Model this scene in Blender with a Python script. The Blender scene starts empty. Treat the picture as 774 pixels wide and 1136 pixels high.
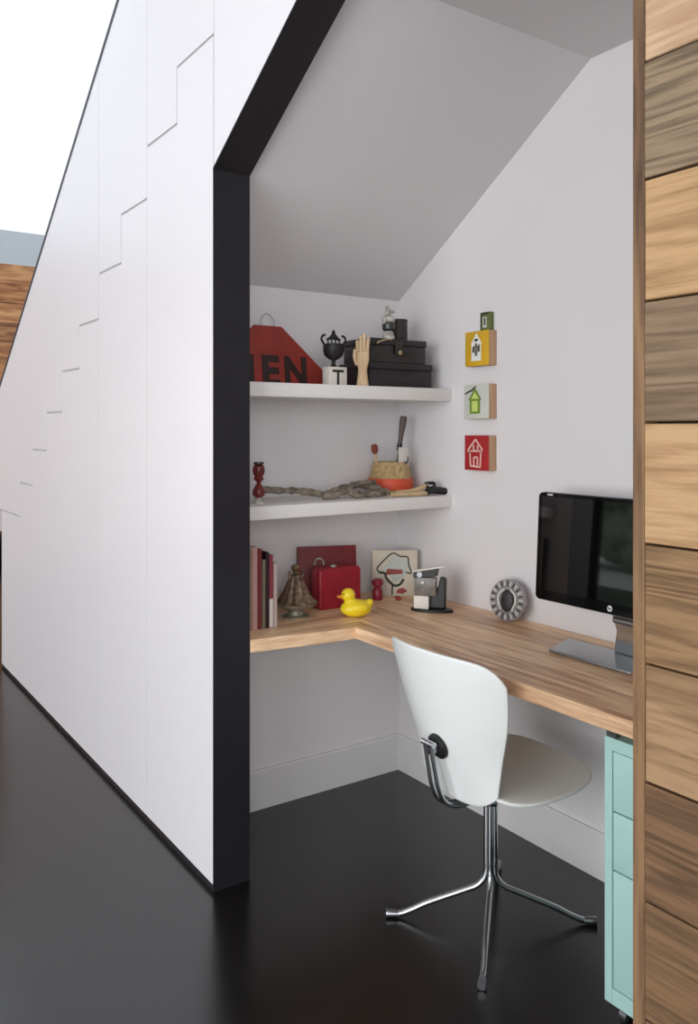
import bpy, bmesh, math, random
from mathutils import Vector, Matrix
random.seed(7)
PI = math.pi
scene = bpy.context.scene
C = scene.collection

# ------------------------------------------------------------------ camera
cam_d = bpy.data.cameras.new('camera')
cam = bpy.data.objects.new('camera', cam_d)
C.objects.link(cam)
scene.camera = cam
TH = math.radians(34.351)
cam.location = (2.3152, -1.0849, 1.40)
cam.rotation_euler = (PI / 2, 0, PI / 2 - TH)
cam_d.sensor_fit = 'VERTICAL'
cam_d.sensor_height = 36.0
cam_d.sensor_width = 36.0
cam_d.lens = 924.7 / 1136 * 36.0
cam_d.shift_y = -(568 - 477) / 1136
cam_d.clip_start = 0.05

# ------------------------------------------------------------------ world and light
w = bpy.data.worlds.new('sky'); scene.world = w; w.use_nodes = True
bgn = w.node_tree.nodes['Background']
bgn.inputs['Color'].default_value = (0.88, 0.94, 1.0, 1)
bgn.inputs['Strength'].default_value = 1.22

def area(name, loc, rot, sx, sy, power, col=(1, 1, 1)):
    l = bpy.data.lights.new(name, 'AREA'); l.shape = 'RECTANGLE'; l.size = sx; l.size_y = sy
    l.energy = power; l.color = col
    o = bpy.data.objects.new(name, l); C.objects.link(o); o.location = loc; o.rotation_euler = rot
    return o
# area lamps at unseen windows, added for light; the added roof opening admits sky
area('added_front_light', (2.5, -4.15, 1.55), (PI / 2, 0, 0), 4.4, 2.2, 156, (0.97, 0.985, 1.0))  # main fill from the room side, at an unseen added window
area('added_side_light', (5.93, -2.5, 1.95), (PI / 2, 0, PI / 2), 2.6, 1.8, 86, (0.98, 0.985, 1.0))  # added to light the shelf wall from the side
area('added_hall_light', (-5.25, -4.15, 1.45), (PI / 2, 0, 0), 1.3, 2.2, 85, (0.95, 0.975, 1.0))  # added to brighten the far-left end of the white front

vs = scene.view_settings
vs.view_transform = 'Standard'; vs.look = 'None'; vs.gamma = 1.0; vs.use_curve_mapping = False
vs.exposure = 0.0

# ------------------------------------------------------------------ materials
def lin(c):
    return tuple(((x / 255) / 12.92 if x / 255 <= 0.04045 else (((x / 255) + 0.055) / 1.055) ** 2.4) for x in c) + (1,)

def mat(name, rgb, rough=0.5, metal=0.0, spec=0.5, var=0.0, scale=20.0, bump=0.0, coat=0.0, bscale=None):
    """plain procedural material: small noise variation of the colour, optional bump"""
    m = bpy.data.materials.new(name); m.use_nodes = True
    nt = m.node_tree; b = nt.nodes['Principled BSDF']
    b.inputs['Roughness'].default_value = rough
    b.inputs['Metallic'].default_value = metal
    b.inputs['Specular IOR Level'].default_value = spec
    b.inputs['Coat Weight'].default_value = coat
    tc = nt.nodes.new('ShaderNodeTexCoord')
    n = nt.nodes.new('ShaderNodeTexNoise'); n.inputs['Scale'].default_value = scale
    n.inputs['Detail'].default_value = 5
    nt.links.new(tc.outputs['Object'], n.inputs['Vector'])
    r = nt.nodes.new('ShaderNodeValToRGB')
    c = lin(rgb)
    r.color_ramp.elements[0].position = 0.3; r.color_ramp.elements[1].position = 0.7
    r.color_ramp.elements[0].color = tuple(x * (1 - var) for x in c[:3]) + (1,)
    r.color_ramp.elements[1].color = tuple(min(1, x * (1 + var)) for x in c[:3]) + (1,)
    nt.links.new(n.outputs['Fac'], r.inputs['Fac'])
    nt.links.new(r.outputs['Color'], b.inputs['Base Color'])
    if bump:
        bp = nt.nodes.new('ShaderNodeBump'); bp.inputs['Strength'].default_value = bump
        bp.inputs['Distance'].default_value = 0.002
        src = n
        if bscale:
            src = nt.nodes.new('ShaderNodeTexNoise'); src.inputs['Scale'].default_value = bscale
            nt.links.new(tc.outputs['Object'], src.inputs['Vector'])
        nt.links.new(src.outputs['Fac'], bp.inputs['Height'])
        nt.links.new(bp.outputs['Normal'], b.inputs['Normal'])
    return m

def wood(name, dark, light, axis=0, off=(0, 0, 0), fine=60.0, stretch=14.0, rough=0.6, bump=0.25, warp=0.6, knots=0.0, width=None, rings=3.0):
    """planed wood with grain running along one axis; streaks, growth rings and pores"""
    m = bpy.data.materials.new(name); m.use_nodes = True
    nt = m.node_tree; b = nt.nodes['Principled BSDF']; b.inputs['Roughness'].default_value = rough
    L = nt.links.new
    tc = nt.nodes.new('ShaderNodeTexCoord')
    mp = nt.nodes.new('ShaderNodeMapping'); mp.inputs['Location'].default_value = off
    s = [1.0, 1.0, 1.0]; s[axis] = 1.0 / stretch
    mp.inputs['Scale'].default_value = s
    L(tc.outputs['Object'], mp.inputs['Vector'])
    n0 = nt.nodes.new('ShaderNodeTexNoise'); n0.inputs['Scale'].default_value = 9.0; n0.inputs['Detail'].default_value = 3
    n0.inputs['Distortion'].default_value = warp
    L(mp.outputs['Vector'], n0.inputs['Vector'])
    # growth rings: repeated bands of the slow noise
    mu = nt.nodes.new('ShaderNodeMath'); mu.operation = 'MULTIPLY'; mu.inputs[1].default_value = rings * 6.283 * 2
    L(n0.outputs['Fac'], mu.inputs[0])
    sn = nt.nodes.new('ShaderNodeMath'); sn.operation = 'SINE'; L(mu.outputs[0], sn.inputs[0])
    n1 = nt.nodes.new('ShaderNodeTexNoise'); n1.inputs['Scale'].default_value = fine; n1.inputs['Detail'].default_value = 6
    n1.inputs['Roughness'].default_value = 0.65
    L(mp.outputs['Vector'], n1.inputs['Vector'])
    a = nt.nodes.new('ShaderNodeMath'); a.operation = 'MULTIPLY_ADD'; a.inputs[1].default_value = 0.16
    L(sn.outputs[0], a.inputs[0]); L(n1.outputs['Fac'], a.inputs[2])
    a2 = nt.nodes.new('ShaderNodeMath'); a2.operation = 'MULTIPLY_ADD'; a2.inputs[1].default_value = 0.6
    L(n0.outputs['Fac'], a2.inputs[0]); L(a.outputs[0], a2.inputs[2])
    r = nt.nodes.new('ShaderNodeValToRGB')
    r.color_ramp.elements[0].position = 0.52; r.color_ramp.elements[0].color = lin(dark)
    r.color_ramp.elements[1].position = 1.02; r.color_ramp.elements[1].color = lin(light)
    L(a2.outputs[0], r.inputs['Fac'])
    col = r.outputs['Color']
    if knots:
        v = nt.nodes.new('ShaderNodeTexVoronoi'); v.inputs['Scale'].default_value = knots
        mp2 = nt.nodes.new('ShaderNodeMapping'); mp2.inputs['Location'].default_value = off
        L(tc.outputs['Object'], mp2.inputs['Vector']); L(mp2.outputs['Vector'], v.inputs['Vector'])
        kr = nt.nodes.new('ShaderNodeValToRGB')
        kr.color_ramp.elements[0].position = 0.02; kr.color_ramp.elements[0].color = (0.25, 0.2, 0.17, 1)
        kr.color_ramp.elements[1].position = 0.09; kr.color_ramp.elements[1].color = (1, 1, 1, 1)
        L(v.outputs['Distance'], kr.inputs['Fac'])
        mx = nt.nodes.new('ShaderNodeMix'); mx.data_type = 'RGBA'; mx.blend_type = 'MULTIPLY'
        mx.inputs['Factor'].default_value = 1.0
        L(col, mx.inputs['A']); L(kr.outputs['Color'], mx.inputs['B'])
        col = mx.outputs['Result']
    L(col, b.inputs['Base Color'])
    bp = nt.nodes.new('ShaderNodeBump'); bp.inputs['Strength'].default_value = bump; bp.inputs['Distance'].default_value = 0.002
    L(a.outputs[0], bp.inputs['Height']); L(bp.outputs['Normal'], b.inputs['Normal'])
    return m

def glass(name, tint=(0.95, 0.98, 0.97, 1)):
    m = bpy.data.materials.new(name); m.use_nodes = True; nt = m.node_tree; nt.nodes.clear()
    o = nt.nodes.new('ShaderNodeOutputMaterial'); t = nt.nodes.new('ShaderNodeBsdfTransparent'); t.inputs[0].default_value = tint
    g = nt.nodes.new('ShaderNodeBsdfGlossy'); g.inputs['Roughness'].default_value = 0.02
    mx = nt.nodes.new('ShaderNodeMixShader'); fr = nt.nodes.new('ShaderNodeLayerWeight'); fr.inputs[0].default_value = 0.25
    nt.links.new(fr.outputs[0], mx.inputs[0]); nt.links.new(t.outputs[0], mx.inputs[1]); nt.links.new(g.outputs[0], mx.inputs[2])
    nt.links.new(mx.outputs[0], o.inputs[0])
    return m

M = {}
M['wall'] = mat('wall_paint', (230, 227, 228), 0.65, var=0.012, scale=3, bump=0.05, bscale=180)
M['ceil'] = mat('ceiling_paint', (220, 216, 217), 0.7, var=0.012, scale=2)
M['gypsum'] = mat('hall_paint', (190, 197, 202), 0.7, var=0.01, scale=2)
M['lacquer'] = mat('white_lacquer', (238, 236, 240), 0.32, var=0.006, scale=2, spec=0.45)
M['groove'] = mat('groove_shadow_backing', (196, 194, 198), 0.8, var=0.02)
M['white_trim'] = mat('white_trim_paint', (226, 224, 224), 0.45, var=0.01)
M['black'] = mat('black_frame_paint', (34, 32, 37), 0.42, var=0.08, scale=6, spec=0.35)
M['string'] = mat('dark_edge_steel', (70, 72, 80), 0.4, metal=0.4, var=0.05)
M['shelf'] = mat('shelf_white_paint', (232, 229, 226), 0.45, var=0.01)
M['plastic'] = mat('white_moulded_plastic', (244, 246, 244), 0.28, var=0.005, scale=4, spec=0.5)
M['seat'] = mat('pale_seat_plastic', (236, 235, 230), 0.33, var=0.01, scale=4)
M['chrome'] = mat('chrome', (205, 207, 210), 0.14, metal=1.0, var=0.02)
M['steel'] = mat('brushed_steel', (150, 153, 156), 0.3, metal=1.0, var=0.04)
M['rubber'] = mat('black_rubber', (22, 22, 23), 0.5, var=0.1)
M['mint'] = mat('mint_enamel', (176, 214, 208), 0.35, var=0.015, scale=5)
M['bezel'] = mat('glossy_black_bezel', (7, 7, 9), 0.09, var=0.05, spec=0.5)
M['screen'] = mat('dark_glass_screen', (5, 5, 6), 0.035, var=0.05, spec=0.9, coat=0.7)
M['silver'] = mat('silver_stand', (168, 173, 178), 0.22, metal=0.85, var=0.02)
M['white'] = mat('white_paint_mark', (235, 235, 232), 0.5, var=0.02)
M['ironblk'] = mat('cast_iron', (28, 26, 26), 0.55, var=0.25, scale=60, bump=0.4)
M['signred'] = mat('sign_red_enamel', (150, 48, 36), 0.55, var=0.16, scale=12)
M['letter'] = mat('sign_letter_black', (46, 26, 24), 0.6, var=0.2, scale=30)
M['handwood'] = wood('pale_hand_wood', (190, 158, 122), (222, 196, 160), axis=2, fine=120, stretch=6)
M['tin'] = mat('black_tin', (34, 28, 28), 0.35, var=0.25, scale=25, spec=0.5)
M['tinlow'] = mat('dark_brown_tin', (32, 23, 26), 0.4, var=0.2, scale=25)
M['brass'] = mat('worn_brass', (176, 158, 128), 0.35, metal=0.8, var=0.15)
M['cangrey'] = mat('dark_canister', (56, 46, 47), 0.5, var=0.15, scale=40)
M['ceramic'] = mat('speckled_ceramic', (176, 172, 164), 0.3, var=0.55, scale=70)
M['ceramicdk'] = mat('dark_glaze', (50, 52, 50), 0.3, var=0.2, scale=50)
M['redglaze'] = mat('dark_red_glaze', (112, 34, 32), 0.3, var=0.25, scale=40)
M['drift'] = mat('grey_driftwood', (128, 117, 103), 0.85, var=0.55, scale=34, bump=1.0)
M['basket'] = mat('tan_wicker', (186, 158, 112), 0.8, var=0.28, scale=70, bump=0.6)
M['redband'] = mat('orange_red_band', (214, 84, 54), 0.55, var=0.12, scale=20)
M['brush'] = mat('brush_handle_dark', (92, 78, 74), 0.5, var=0.15)
M['tan'] = mat('tan_handle', (200, 174, 134), 0.6, var=0.12, scale=20)
M['blackplastic'] = mat('black_plastic', (20, 20, 22), 0.4, var=0.1)
M['rust'] = mat('rust_red', (140, 66, 50), 0.7, var=0.2, scale=30)
M['duck'] = mat('duck_yellow', (240, 212, 40), 0.35, var=0.02)
M['orange'] = mat('duck_beak_orange', (240, 150, 50), 0.4, var=0.02)
M['redcase'] = mat('deep_red_leather', (150, 24, 42), 0.38, var=0.12, scale=18, bump=0.15)
M['redpanel'] = mat('maroon_board', (120, 30, 36), 0.55, var=0.18, scale=10)
M['bronze'] = mat('aged_bronze', (118, 98, 78), 0.35, metal=0.5, var=0.75, scale=70, bump=0.3)
M['saucer'] = mat('grey_green_metal', (138, 134, 116), 0.4, metal=0.3, var=0.2, scale=30)
M['canvas'] = mat('canvas_cream', (216, 206, 188), 0.8, var=0.08, scale=10, bump=0.2)
M['paintgreen'] = mat('paint_dark_green', (52, 62, 50), 0.6, var=0.25, scale=30)
M['paintblue'] = mat('paint_pale_blue_grey', (190, 196, 188), 0.6, var=0.1, scale=20)
M['paintred'] = mat('paint_dull_red', (150, 62, 56), 0.6, var=0.25, scale=30)
M['pinkpot'] = mat('crimson_pot', (134, 32, 52), 0.35, var=0.15)
M['greypanel'] = mat('grey_front', (112, 105, 98), 0.35, var=0.3, scale=50)
M['cardwhite'] = mat('white_card', (224, 218, 210), 0.6, var=0.03)
M['disc'] = mat('carved_grey_stone', (146, 140, 142), 0.5, var=0.3, scale=40, bump=0.5)
M['discdk'] = mat('carved_dark_centre', (44, 42, 42), 0.5, var=0.3, scale=40)
M['yellow'] = mat('mustard_yellow_paint', (216, 170, 34), 0.5, var=0.1, scale=12)
M['blockside'] = wood('raw_block_side', (170, 128, 96), (202, 164, 130), axis=2, fine=90)
M['palegrey'] = mat('pale_grey_paint', (206, 208, 198), 0.55, var=0.08, scale=14)
M['green'] = mat('house_green_paint', (112, 142, 48), 0.5, var=0.15, scale=20)
M['lime'] = mat('pale_lime_paint', (206, 220, 120), 0.5, var=0.06, scale=20)
M['blockred'] = mat('block_red_paint', (170, 30, 34), 0.5, var=0.15, scale=16)
M['olive'] = mat('olive_green_paint', (104, 112, 60), 0.5, var=0.15, scale=16)
M['pink'] = mat('pale_pink_paint', (240, 196, 184), 0.5, var=0.06, scale=16)
M['olivedk'] = mat('dark_olive_paint', (56, 60, 40), 0.5, var=0.15, scale=16)
M['glass'] = glass('clear_glass')
M['desk'] = wood('walnut_desk', (172, 122, 88), (255, 218, 176), axis=0, fine=55, stretch=14, rough=0.42, bump=0.08, warp=0.8, rings=1.5)
M['deskarm'] = wood('walnut_desk_arm', (172, 122, 88), (255, 218, 176), axis=1, fine=55, stretch=14, rough=0.42, bump=0.08, warp=0.8, off=(3, 1, 0), rings=1.5)
M['hedge'] = mat('hedge_leaves', (140, 150, 128), 0.8, var=0.6, scale=9, bump=0.6)
M['paving'] = mat('pale_paving', (232, 230, 224), 0.8, var=0.05, scale=3)
M['mirrordark'] = mat('added_dark_wall', (48, 42, 40), 0.7, var=0.1)  # unseen stretch of wall made dark so the screen reflects black

def floor_mat():
    m = bpy.data.materials.new('dark_stained_floor'); m.use_nodes = True; nt = m.node_tree
    b = nt.nodes['Principled BSDF']; L = nt.links.new
    tc = nt.nodes.new('ShaderNodeTexCoord')
    mp = nt.nodes.new('ShaderNodeMapping'); mp.inputs['Scale'].default_value = (1 / 14, 1, 1)
    L(tc.outputs['Object'], mp.inputs['Vector'])
    n = nt.nodes.new('ShaderNodeTexNoise'); n.inputs['Scale'].default_value = 45; n.inputs['Detail'].default_value = 6
    L(mp.outputs['Vector'], n.inputs['Vector'])
    br = nt.nodes.new('ShaderNodeTexBrick'); br.inputs['Scale'].default_value = 1.0
    br.inputs['Brick Width'].default_value = 1.6; br.inputs['Row Height'].default_value = 0.12
    br.inputs['Mortar Size'].default_value = 0.0012; br.inputs['Bias'].default_value = 0
    br.inputs['Color1'].default_value = (1, 1, 1, 1); br.inputs['Color2'].default_value = (0.72, 0.7, 0.7, 1)
    br.inputs['Mortar'].default_value = (0.4, 0.4, 0.4, 1)
    L(tc.outputs['Object'], br.inputs['Vector'])
    r = nt.nodes.new('ShaderNodeValToRGB')
    r.color_ramp.elements[0].position = 0.3; r.color_ramp.elements[0].color = lin((14, 12, 13))
    r.color_ramp.elements[1].position = 0.75; r.color_ramp.elements[1].color = lin((26, 22, 23))
    L(n.outputs['Fac'], r.inputs['Fac'])
    mx = nt.nodes.new('ShaderNodeMix'); mx.data_type = 'RGBA'; mx.blend_type = 'MULTIPLY'; mx.inputs['Factor'].default_value = 1
    L(r.outputs['Color'], mx.inputs['A']); L(br.outputs['Color'], mx.inputs['B']); L(mx.outputs['Result'], b.inputs['Base Color'])
    b.inputs['Roughness'].default_value = 0.24; b.inputs['IOR'].default_value = 1.68
    bp = nt.nodes.new('ShaderNodeBump'); bp.inputs['Strength'].default_value = 0.12; bp.inputs['Distance'].default_value = 0.001
    L(n.outputs['Fac'], bp.inputs['Height']); L(bp.outputs['Normal'], b.inputs['Normal'])
    return m
M['floor'] = floor_mat()

# ------------------------------------------------------------------ mesh helpers
def B():
    return bmesh.new()

def box(bm, x0, x1, y0, y1, z0, z1, mi=0, mtx=None):
    v = [bm.verts.new((x, y, z)) for z in (z0, z1) for y in (y0, y1) for x in (x0, x1)]
    for f in ((0, 2, 3, 1), (4, 5, 7, 6), (0, 1, 5, 4), (2, 6, 7, 3), (0, 4, 6, 2), (1, 3, 7, 5)):
        bm.faces.new([v[i] for i in f]).material_index = mi
    if mtx is not None:
        bmesh.ops.transform(bm, matrix=mtx, verts=v)
    return bm

def rbox(x0, x1, y0, y1, z0, z1, r=0.003, seg=2):
    bm = box(B(), x0, x1, y0, y1, z0, z1)
    bmesh.ops.bevel(bm, geom=bm.edges[:], offset=r, segments=seg, profile=0.5, affect='EDGES')
    return bm

def prism(bm, pts, axis, a, b, mi=0):
    """polygon in the plane normal to axis, extruded from a to b; pts are the other two coordinates in order"""
    def P3(p, t):
        if axis == 0: return (t, p[0], p[1])
        if axis == 1: return (p[0], t, p[1])
        return (p[0], p[1], t)
    va = [bm.verts.new(P3(p, a)) for p in pts]; vb = [bm.verts.new(P3(p, b)) for p in pts]
    n = len(pts)
    fs = [bm.faces.new(va), bm.faces.new(vb[::-1])]
    for i in range(n):
        fs.append(bm.faces.new((va[i], vb[i], vb[(i + 1) % n], va[(i + 1) % n])))
    for f in fs: f.material_index = mi
    bmesh.ops.recalc_face_normals(bm, faces=fs)
    return bm

def tube(bm, pts, r, seg=10, mi=0, cap=True):
    pts = [Vector(p) for p in pts]
    rr = r if isinstance(r, (list, tuple)) else [r] * len(pts)
    prev = None; rings = []
    for i, p in enumerate(pts):
        t = (pts[min(i + 1, len(pts) - 1)] - pts[max(i - 1, 0)]).normalized()
        if prev is None:
            a = Vector((0, 0, 1)) if abs(t.z) < 0.9 else Vector((1, 0, 0))
            n = t.cross(a).normalized()
        else:
            n = (prev - t * prev.dot(t)).normalized()
        prev = n; bno = t.cross(n)
        rings.append([bm.verts.new(p + (n * math.cos(k * 2 * PI / seg) + bno * math.sin(k * 2 * PI / seg)) * rr[i]) for k in range(seg)])
    for a, b_ in zip(rings, rings[1:]):
        for k in range(seg):
            bm.faces.new((a[k], a[(k + 1) % seg], b_[(k + 1) % seg], b_[k])).material_index = mi
    if cap:
        bm.faces.new(rings[0][::-1]).material_index = mi; bm.faces.new(rings[-1]).material_index = mi
    return bm

def smooth(pts, n=6):
    """Catmull-Rom through points"""
    P_ = [Vector(p) for p in pts]; P_ = [P_[0] * 2 - P_[1]] + P_ + [P_[-1] * 2 - P_[-2]]
    out = []
    for i in range(1, len(P_) - 2):
        for k in range(n):
            t = k / n; a, b_, c, d = P_[i - 1], P_[i], P_[i + 1], P_[i + 2]
            out.append(0.5 * ((2 * b_) + (c - a) * t + (2 * a - 5 * b_ + 4 * c - d) * t * t + (3 * b_ - a - 3 * c + d) * t ** 3))
    out.append(P_[-2]); return out

def lathe(bm, prof, seg=28, c=(0, 0, 0), mi=0, flute=0, famp=0.0, mtx=None):
    """profile of (radius, z) turned about z; fluted if asked"""
    rings = []; allv = []
    for (r, z) in prof:
        if r < 1e-6:
            ring = [bm.verts.new((c[0], c[1], c[2] + z))]
        else:
            ring = [bm.verts.new((c[0] + r * (1 + famp * math.cos(flute * k * 2 * PI / seg)) * math.cos(k * 2 * PI / seg),
                                  c[1] + r * (1 + famp * math.cos(flute * k * 2 * PI / seg)) * math.sin(k * 2 * PI / seg), c[2] + z)) for k in range(seg)]
        rings.append(ring); allv += ring
    fs = []
    for a, b_ in zip(rings, rings[1:]):
        for k in range(seg):
            k2 = (k + 1) % seg
            if len(a) == 1 and len(b_) == 1: continue
            if len(a) == 1: fs.append(bm.faces.new((a[0], b_[k2], b_[k])))
            elif len(b_) == 1: fs.append(bm.faces.new((a[k], a[k2], b_[0])))
            else: fs.append(bm.faces.new((a[k], a[k2], b_[k2], b_[k])))
    if len(rings[0]) > 1: fs.append(bm.faces.new(rings[0][::-1]))
    if len(rings[-1]) > 1: fs.append(bm.faces.new(rings[-1]))
    for f in fs: f.material_index = mi
    if mtx is not None: bmesh.ops.transform(bm, matrix=mtx, verts=allv)
    bmesh.ops.recalc_face_normals(bm, faces=fs)
    return bm

def ball(bm, c, r, seg=20, rings=14, mtx=None, mi=0):
    """ellipsoid, r a scalar or three radii"""
    r = (r, r, r) if not isinstance(r, (tuple, list)) else r
    prof = [(math.sin(PI * i / rings), -math.cos(PI * i / rings)) for i in range(rings + 1)]
    mm = Matrix.Translation(c) @ (mtx or Matrix.Identity(4)) @ Matrix.Diagonal((r[0], r[1], r[2], 1))
    return lathe(bm, prof, seg, mtx=mm, mi=mi)

def P(name, bm, m, parent=None, loc=(0, 0, 0), rot=(0, 0, 0), smooth_angle=38, bevel=0.0, label=None):
    me = bpy.data.meshes.new(name); bm.normal_update(); bm.to_mesh(me); bm.free()
    for x in (m if isinstance(m, (list, tuple)) else [m]): me.materials.append(x)
    me.polygons.foreach_set('use_smooth', [True] * len(me.polygons))
    me.set_sharp_from_angle(angle=math.radians(smooth_angle))
    o = bpy.data.objects.new(name, me); C.objects.link(o)
    o.location = loc; o.rotation_euler = rot
    if parent: o.parent = parent
    if bevel:
        md = o.modifiers.new('edge', 'BEVEL'); md.width = bevel; md.segments = 2; md.limit_method = 'ANGLE'; md.angle_limit = math.radians(50)
    if label: o['label'] = label
    return o

def tag(o, label, cat, group=None):
    o['label'] = label; o['category'] = cat
    if group: o['group'] = group
    return o

def T(name, label, cat, loc=(0, 0, 0), rz=0.0, group=None):
    o = bpy.data.objects.new(name, None); C.objects.link(o); o.empty_display_size = 0.05
    o.location = loc; o.rotation_euler = (0, 0, rz)
    return tag(o, label, cat, group)

def S(name, bm, m, **k):
    o = P(name, bm, m, **k); o['kind'] = 'structure'; return o

def text_bm(s, size, depth, bold=0.0):
    """letters as a mesh lying in the xz plane, facing -y, origin at the bottom centre"""
    cu = bpy.data.curves.new('letters', 'FONT'); cu.body = s; cu.size = size; cu.extrude = depth / 2; cu.offset = bold
    cu.align_x = 'CENTER'; cu.resolution_u = 3
    o = bpy.data.objects.new('letters', cu); C.objects.link(o)
    dg = bpy.context.evaluated_depsgraph_get(); dg.update()
    me = bpy.data.meshes.new_from_object(o.evaluated_get(dg))
    bm = bmesh.new(); bm.from_mesh(me)
    bmesh.ops.transform(bm, matrix=Matrix.Rotation(PI / 2, 4, 'X'), verts=bm.verts[:])
    bpy.data.objects.remove(o); bpy.data.curves.remove(cu); bpy.data.meshes.remove(me)
    return bm

# ================================================================== the room
XL, YB = -0.421, 1.036          # shelf wall and long back wall of the niche
S('floor', box(B(), -8, 6.5, -7.0, 4.0, -0.05, 0.0), M['floor'])

# back wall, shelf wall and right end of the niche
S('wall_back', box(B(), XL - 0.1, 1.75, YB, YB + 0.06, 0, 2.75), M['wall'])
S('wall_left', box(B(), XL - 0.08, XL, 0.03, YB, 0, 2.1), M['wall'])
S('wall_right', box(B(), 1.68, 1.75, 0.03, YB, 0, 2.6), M['wall'])
# sloping ceiling under the stairs, then level
bm = B(); zc = 1.933; xk, zk = 0.568, 2.576
prism(bm, [(XL - 0.08, zc - 0.052), (xk, zk), (1.75, zk), (1.75, zk + 0.06), (xk - 0.02, zk + 0.06), (XL - 0.08, zc + 0.02)], 1, 0.02, YB + 0.03)
S('ceiling', bm, M['ceil'], smooth_angle=20)
# skirting boards with a rounded top
def skirt(pts_len_axis, name, x0, x1, y0, y1):
    bm = B()
    if pts_len_axis == 'x':
        prism(bm, [(y1, 0), (y0, 0), (y0, 0.138), (y0 + 0.004, 0.145), (y1, 0.145)], 0, x0, x1)
    else:
        prism(bm, [(x0, 0), (x1, 0), (x1, 0.138), (x1 - 0.004, 0.145), (x0, 0.145)], 1, y0, y1)
    return S(name, bm, M['white_trim'], smooth_angle=20)
skirt('x', 'baseboard_back', XL, 1.68, YB - 0.014, YB)
skirt('y', 'baseboard_left', XL, XL + 0.014, 0.125, YB - 0.014)

# ---- white lacquered front under the stairs: lower doors, stepped reveal, upper apron
RISE, RUN = 0.1855, 0.2715
def tread_z(k): return 2.597 - RISE * k           # underside line of step k (k=0 is the top one beside the opening)
def riser_x(k): return -0.281 - RUN * (k - 0) if k >= 0 else 0.004
G = 0.0022
GZ = 0.0050
steps = 10
# zigzag from right to left: (x, z)
zig = [(0.004, 2.80), (0.004, tread_z(0))]
for k in range(steps):
    zig.append((riser_x(k), tread_z(k))); zig.append((riser_x(k), tread_z(k + 1)))
def zig_at(x):
    """height of the zigzag just left / right of x"""
    k = 0
    while x < riser_x(k) - 1e-6: k += 1
    return k
def door_panel(name, xa, xb, ka, kb):
    """door from xa (left) to xb (right); top follows steps ka (right) .. kb (left)"""
    pts = [(xa + G, 0.022), (xb - G, 0.022)]
    for k in range(ka, kb + 1):
        xr = (xb - G) if k == ka else riser_x(k - 1) + GZ
        xl = (xa + G) if k == kb else riser_x(k) + GZ
        pts.append((xr, tread_z(k) - GZ)); pts.append((xl, tread_z(k) - GZ))
    bm = prism(B(), pts, 1, 0.0, 0.006)
    return S(name, bm, M['lacquer'], smooth_angle=20)
door_panel('door_1', riser_x(1), 0.0, 0, 1)
door_panel('door_2', riser_x(3), riser_x(1), 2, 3)
door_panel('door_3', -2.905, riser_x(3), 4, 9)
# apron above the zigzag, cut on the stair slope
def top_z(x): return min(3.30, 3.063 + (x + 0.847) * 0.671)
def apron(name, xa, xb, ka, kb):
    pts = []
    for k in range(ka, kb + 1):
        xr = (xb - G) if k == ka else riser_x(k - 1) - GZ
        xl = (xa + G) if k == kb else riser_x(k) - GZ
        pts.append((xr, tread_z(k) + GZ)); pts.append((xl, tread_z(k) + GZ))
    pts.append((xa + G, top_z(xa)))
    xm = -0.494
    if xa < xm < xb: pts.append((xm, 3.30))
    pts.append((xb - G, top_z(xb)))
    S(name, prism(B(), pts, 1, 0.0, 0.006), M['lacquer'], smooth_angle=20)
apron('trim_1', riser_x(1), 0.004, 0, 1)
apron('trim_2', riser_x(3), riser_x(1), 2, 3)
apron('trim_3', -3.25, riser_x(3), 4, 9)
# panel above the sloping head of the opening, to the wood wall
hs = 0.607
def head_z(x): return min(2.191 + hs * x, 2.56)
bm = B()
prism(bm, [(0.004 + G, 2.196), (0.607, 2.56), (1.512, 2.56), (1.512, 3.30), (0.004 + G, 3.30)], 1, 0.0, 0.006)
S('wall_front', bm, M['lacquer'], smooth_angle=20)
# backing behind the gaps
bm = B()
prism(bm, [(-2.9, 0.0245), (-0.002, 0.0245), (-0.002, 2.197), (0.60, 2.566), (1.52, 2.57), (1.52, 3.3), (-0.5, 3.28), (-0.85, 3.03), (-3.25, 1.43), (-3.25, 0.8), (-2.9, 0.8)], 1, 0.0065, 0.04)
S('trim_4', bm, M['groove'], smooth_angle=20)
# thin dark steel capping along the stair string
sl = math.atan(0.671)
bm = B(); t = 0.016
prism(bm, [(-3.25, top_z(-3.25)), (-0.494, 3.30), (-0.494, 3.30 + t * 1.2), (-3.25, top_z(-3.25) + t * 1.2)], 1, -0.004, 0.05)
S('trim_5', bm, M['string'], smooth_angle=20)
# black plinth recess under the doors
S('baseboard_front', box(B(), -2.905, -0.001, 0.002, 0.04, 0, 0.024), M['black'])
S('door_handle', box(B(), -2.935, -2.915, -0.03, 0.0, 0.745, 0.765), M['black'], bevel=0.003).name = 'trim_6'
# black lining of the opening: jamb and sloping head, flush with the doors
bm = B()
inner = [(0.0, 0.0), (0.0, 2.191), (0.607, 2.56), (1.51, 2.56)]
outer = [(-0.0008, 0.0), (-0.0008, 2.1925), (0.6062, 2.5615), (1.51, 2.5615)]
th = 0.018
inn = [(th * 0 , 0.0)]
prism(bm, [(-0.0015, 0), (0.0, 0), (0.0, 2.190), (0.607, 2.558), (1.51, 2.558), (1.51, 2.5625), (0.6055, 2.5625), (-0.0015, 2.1945)], 1, -0.0005, 0.124)
S('trim_7', bm, M['black'], smooth_angle=20)
# niche side of the front wall: closes the 40 cm behind the jamb and the head
bm = B()
prism(bm, [(XL, 0.0), (-0.0015, 0.0), (-0.0015, 2.194), (0.607, 2.5625), (1.51, 2.5625), (1.51, 2.60), (XL, 2.60)], 1, 0.04, 0.1235)
S('trim_8', bm, M['wall'], smooth_angle=20)

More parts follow.
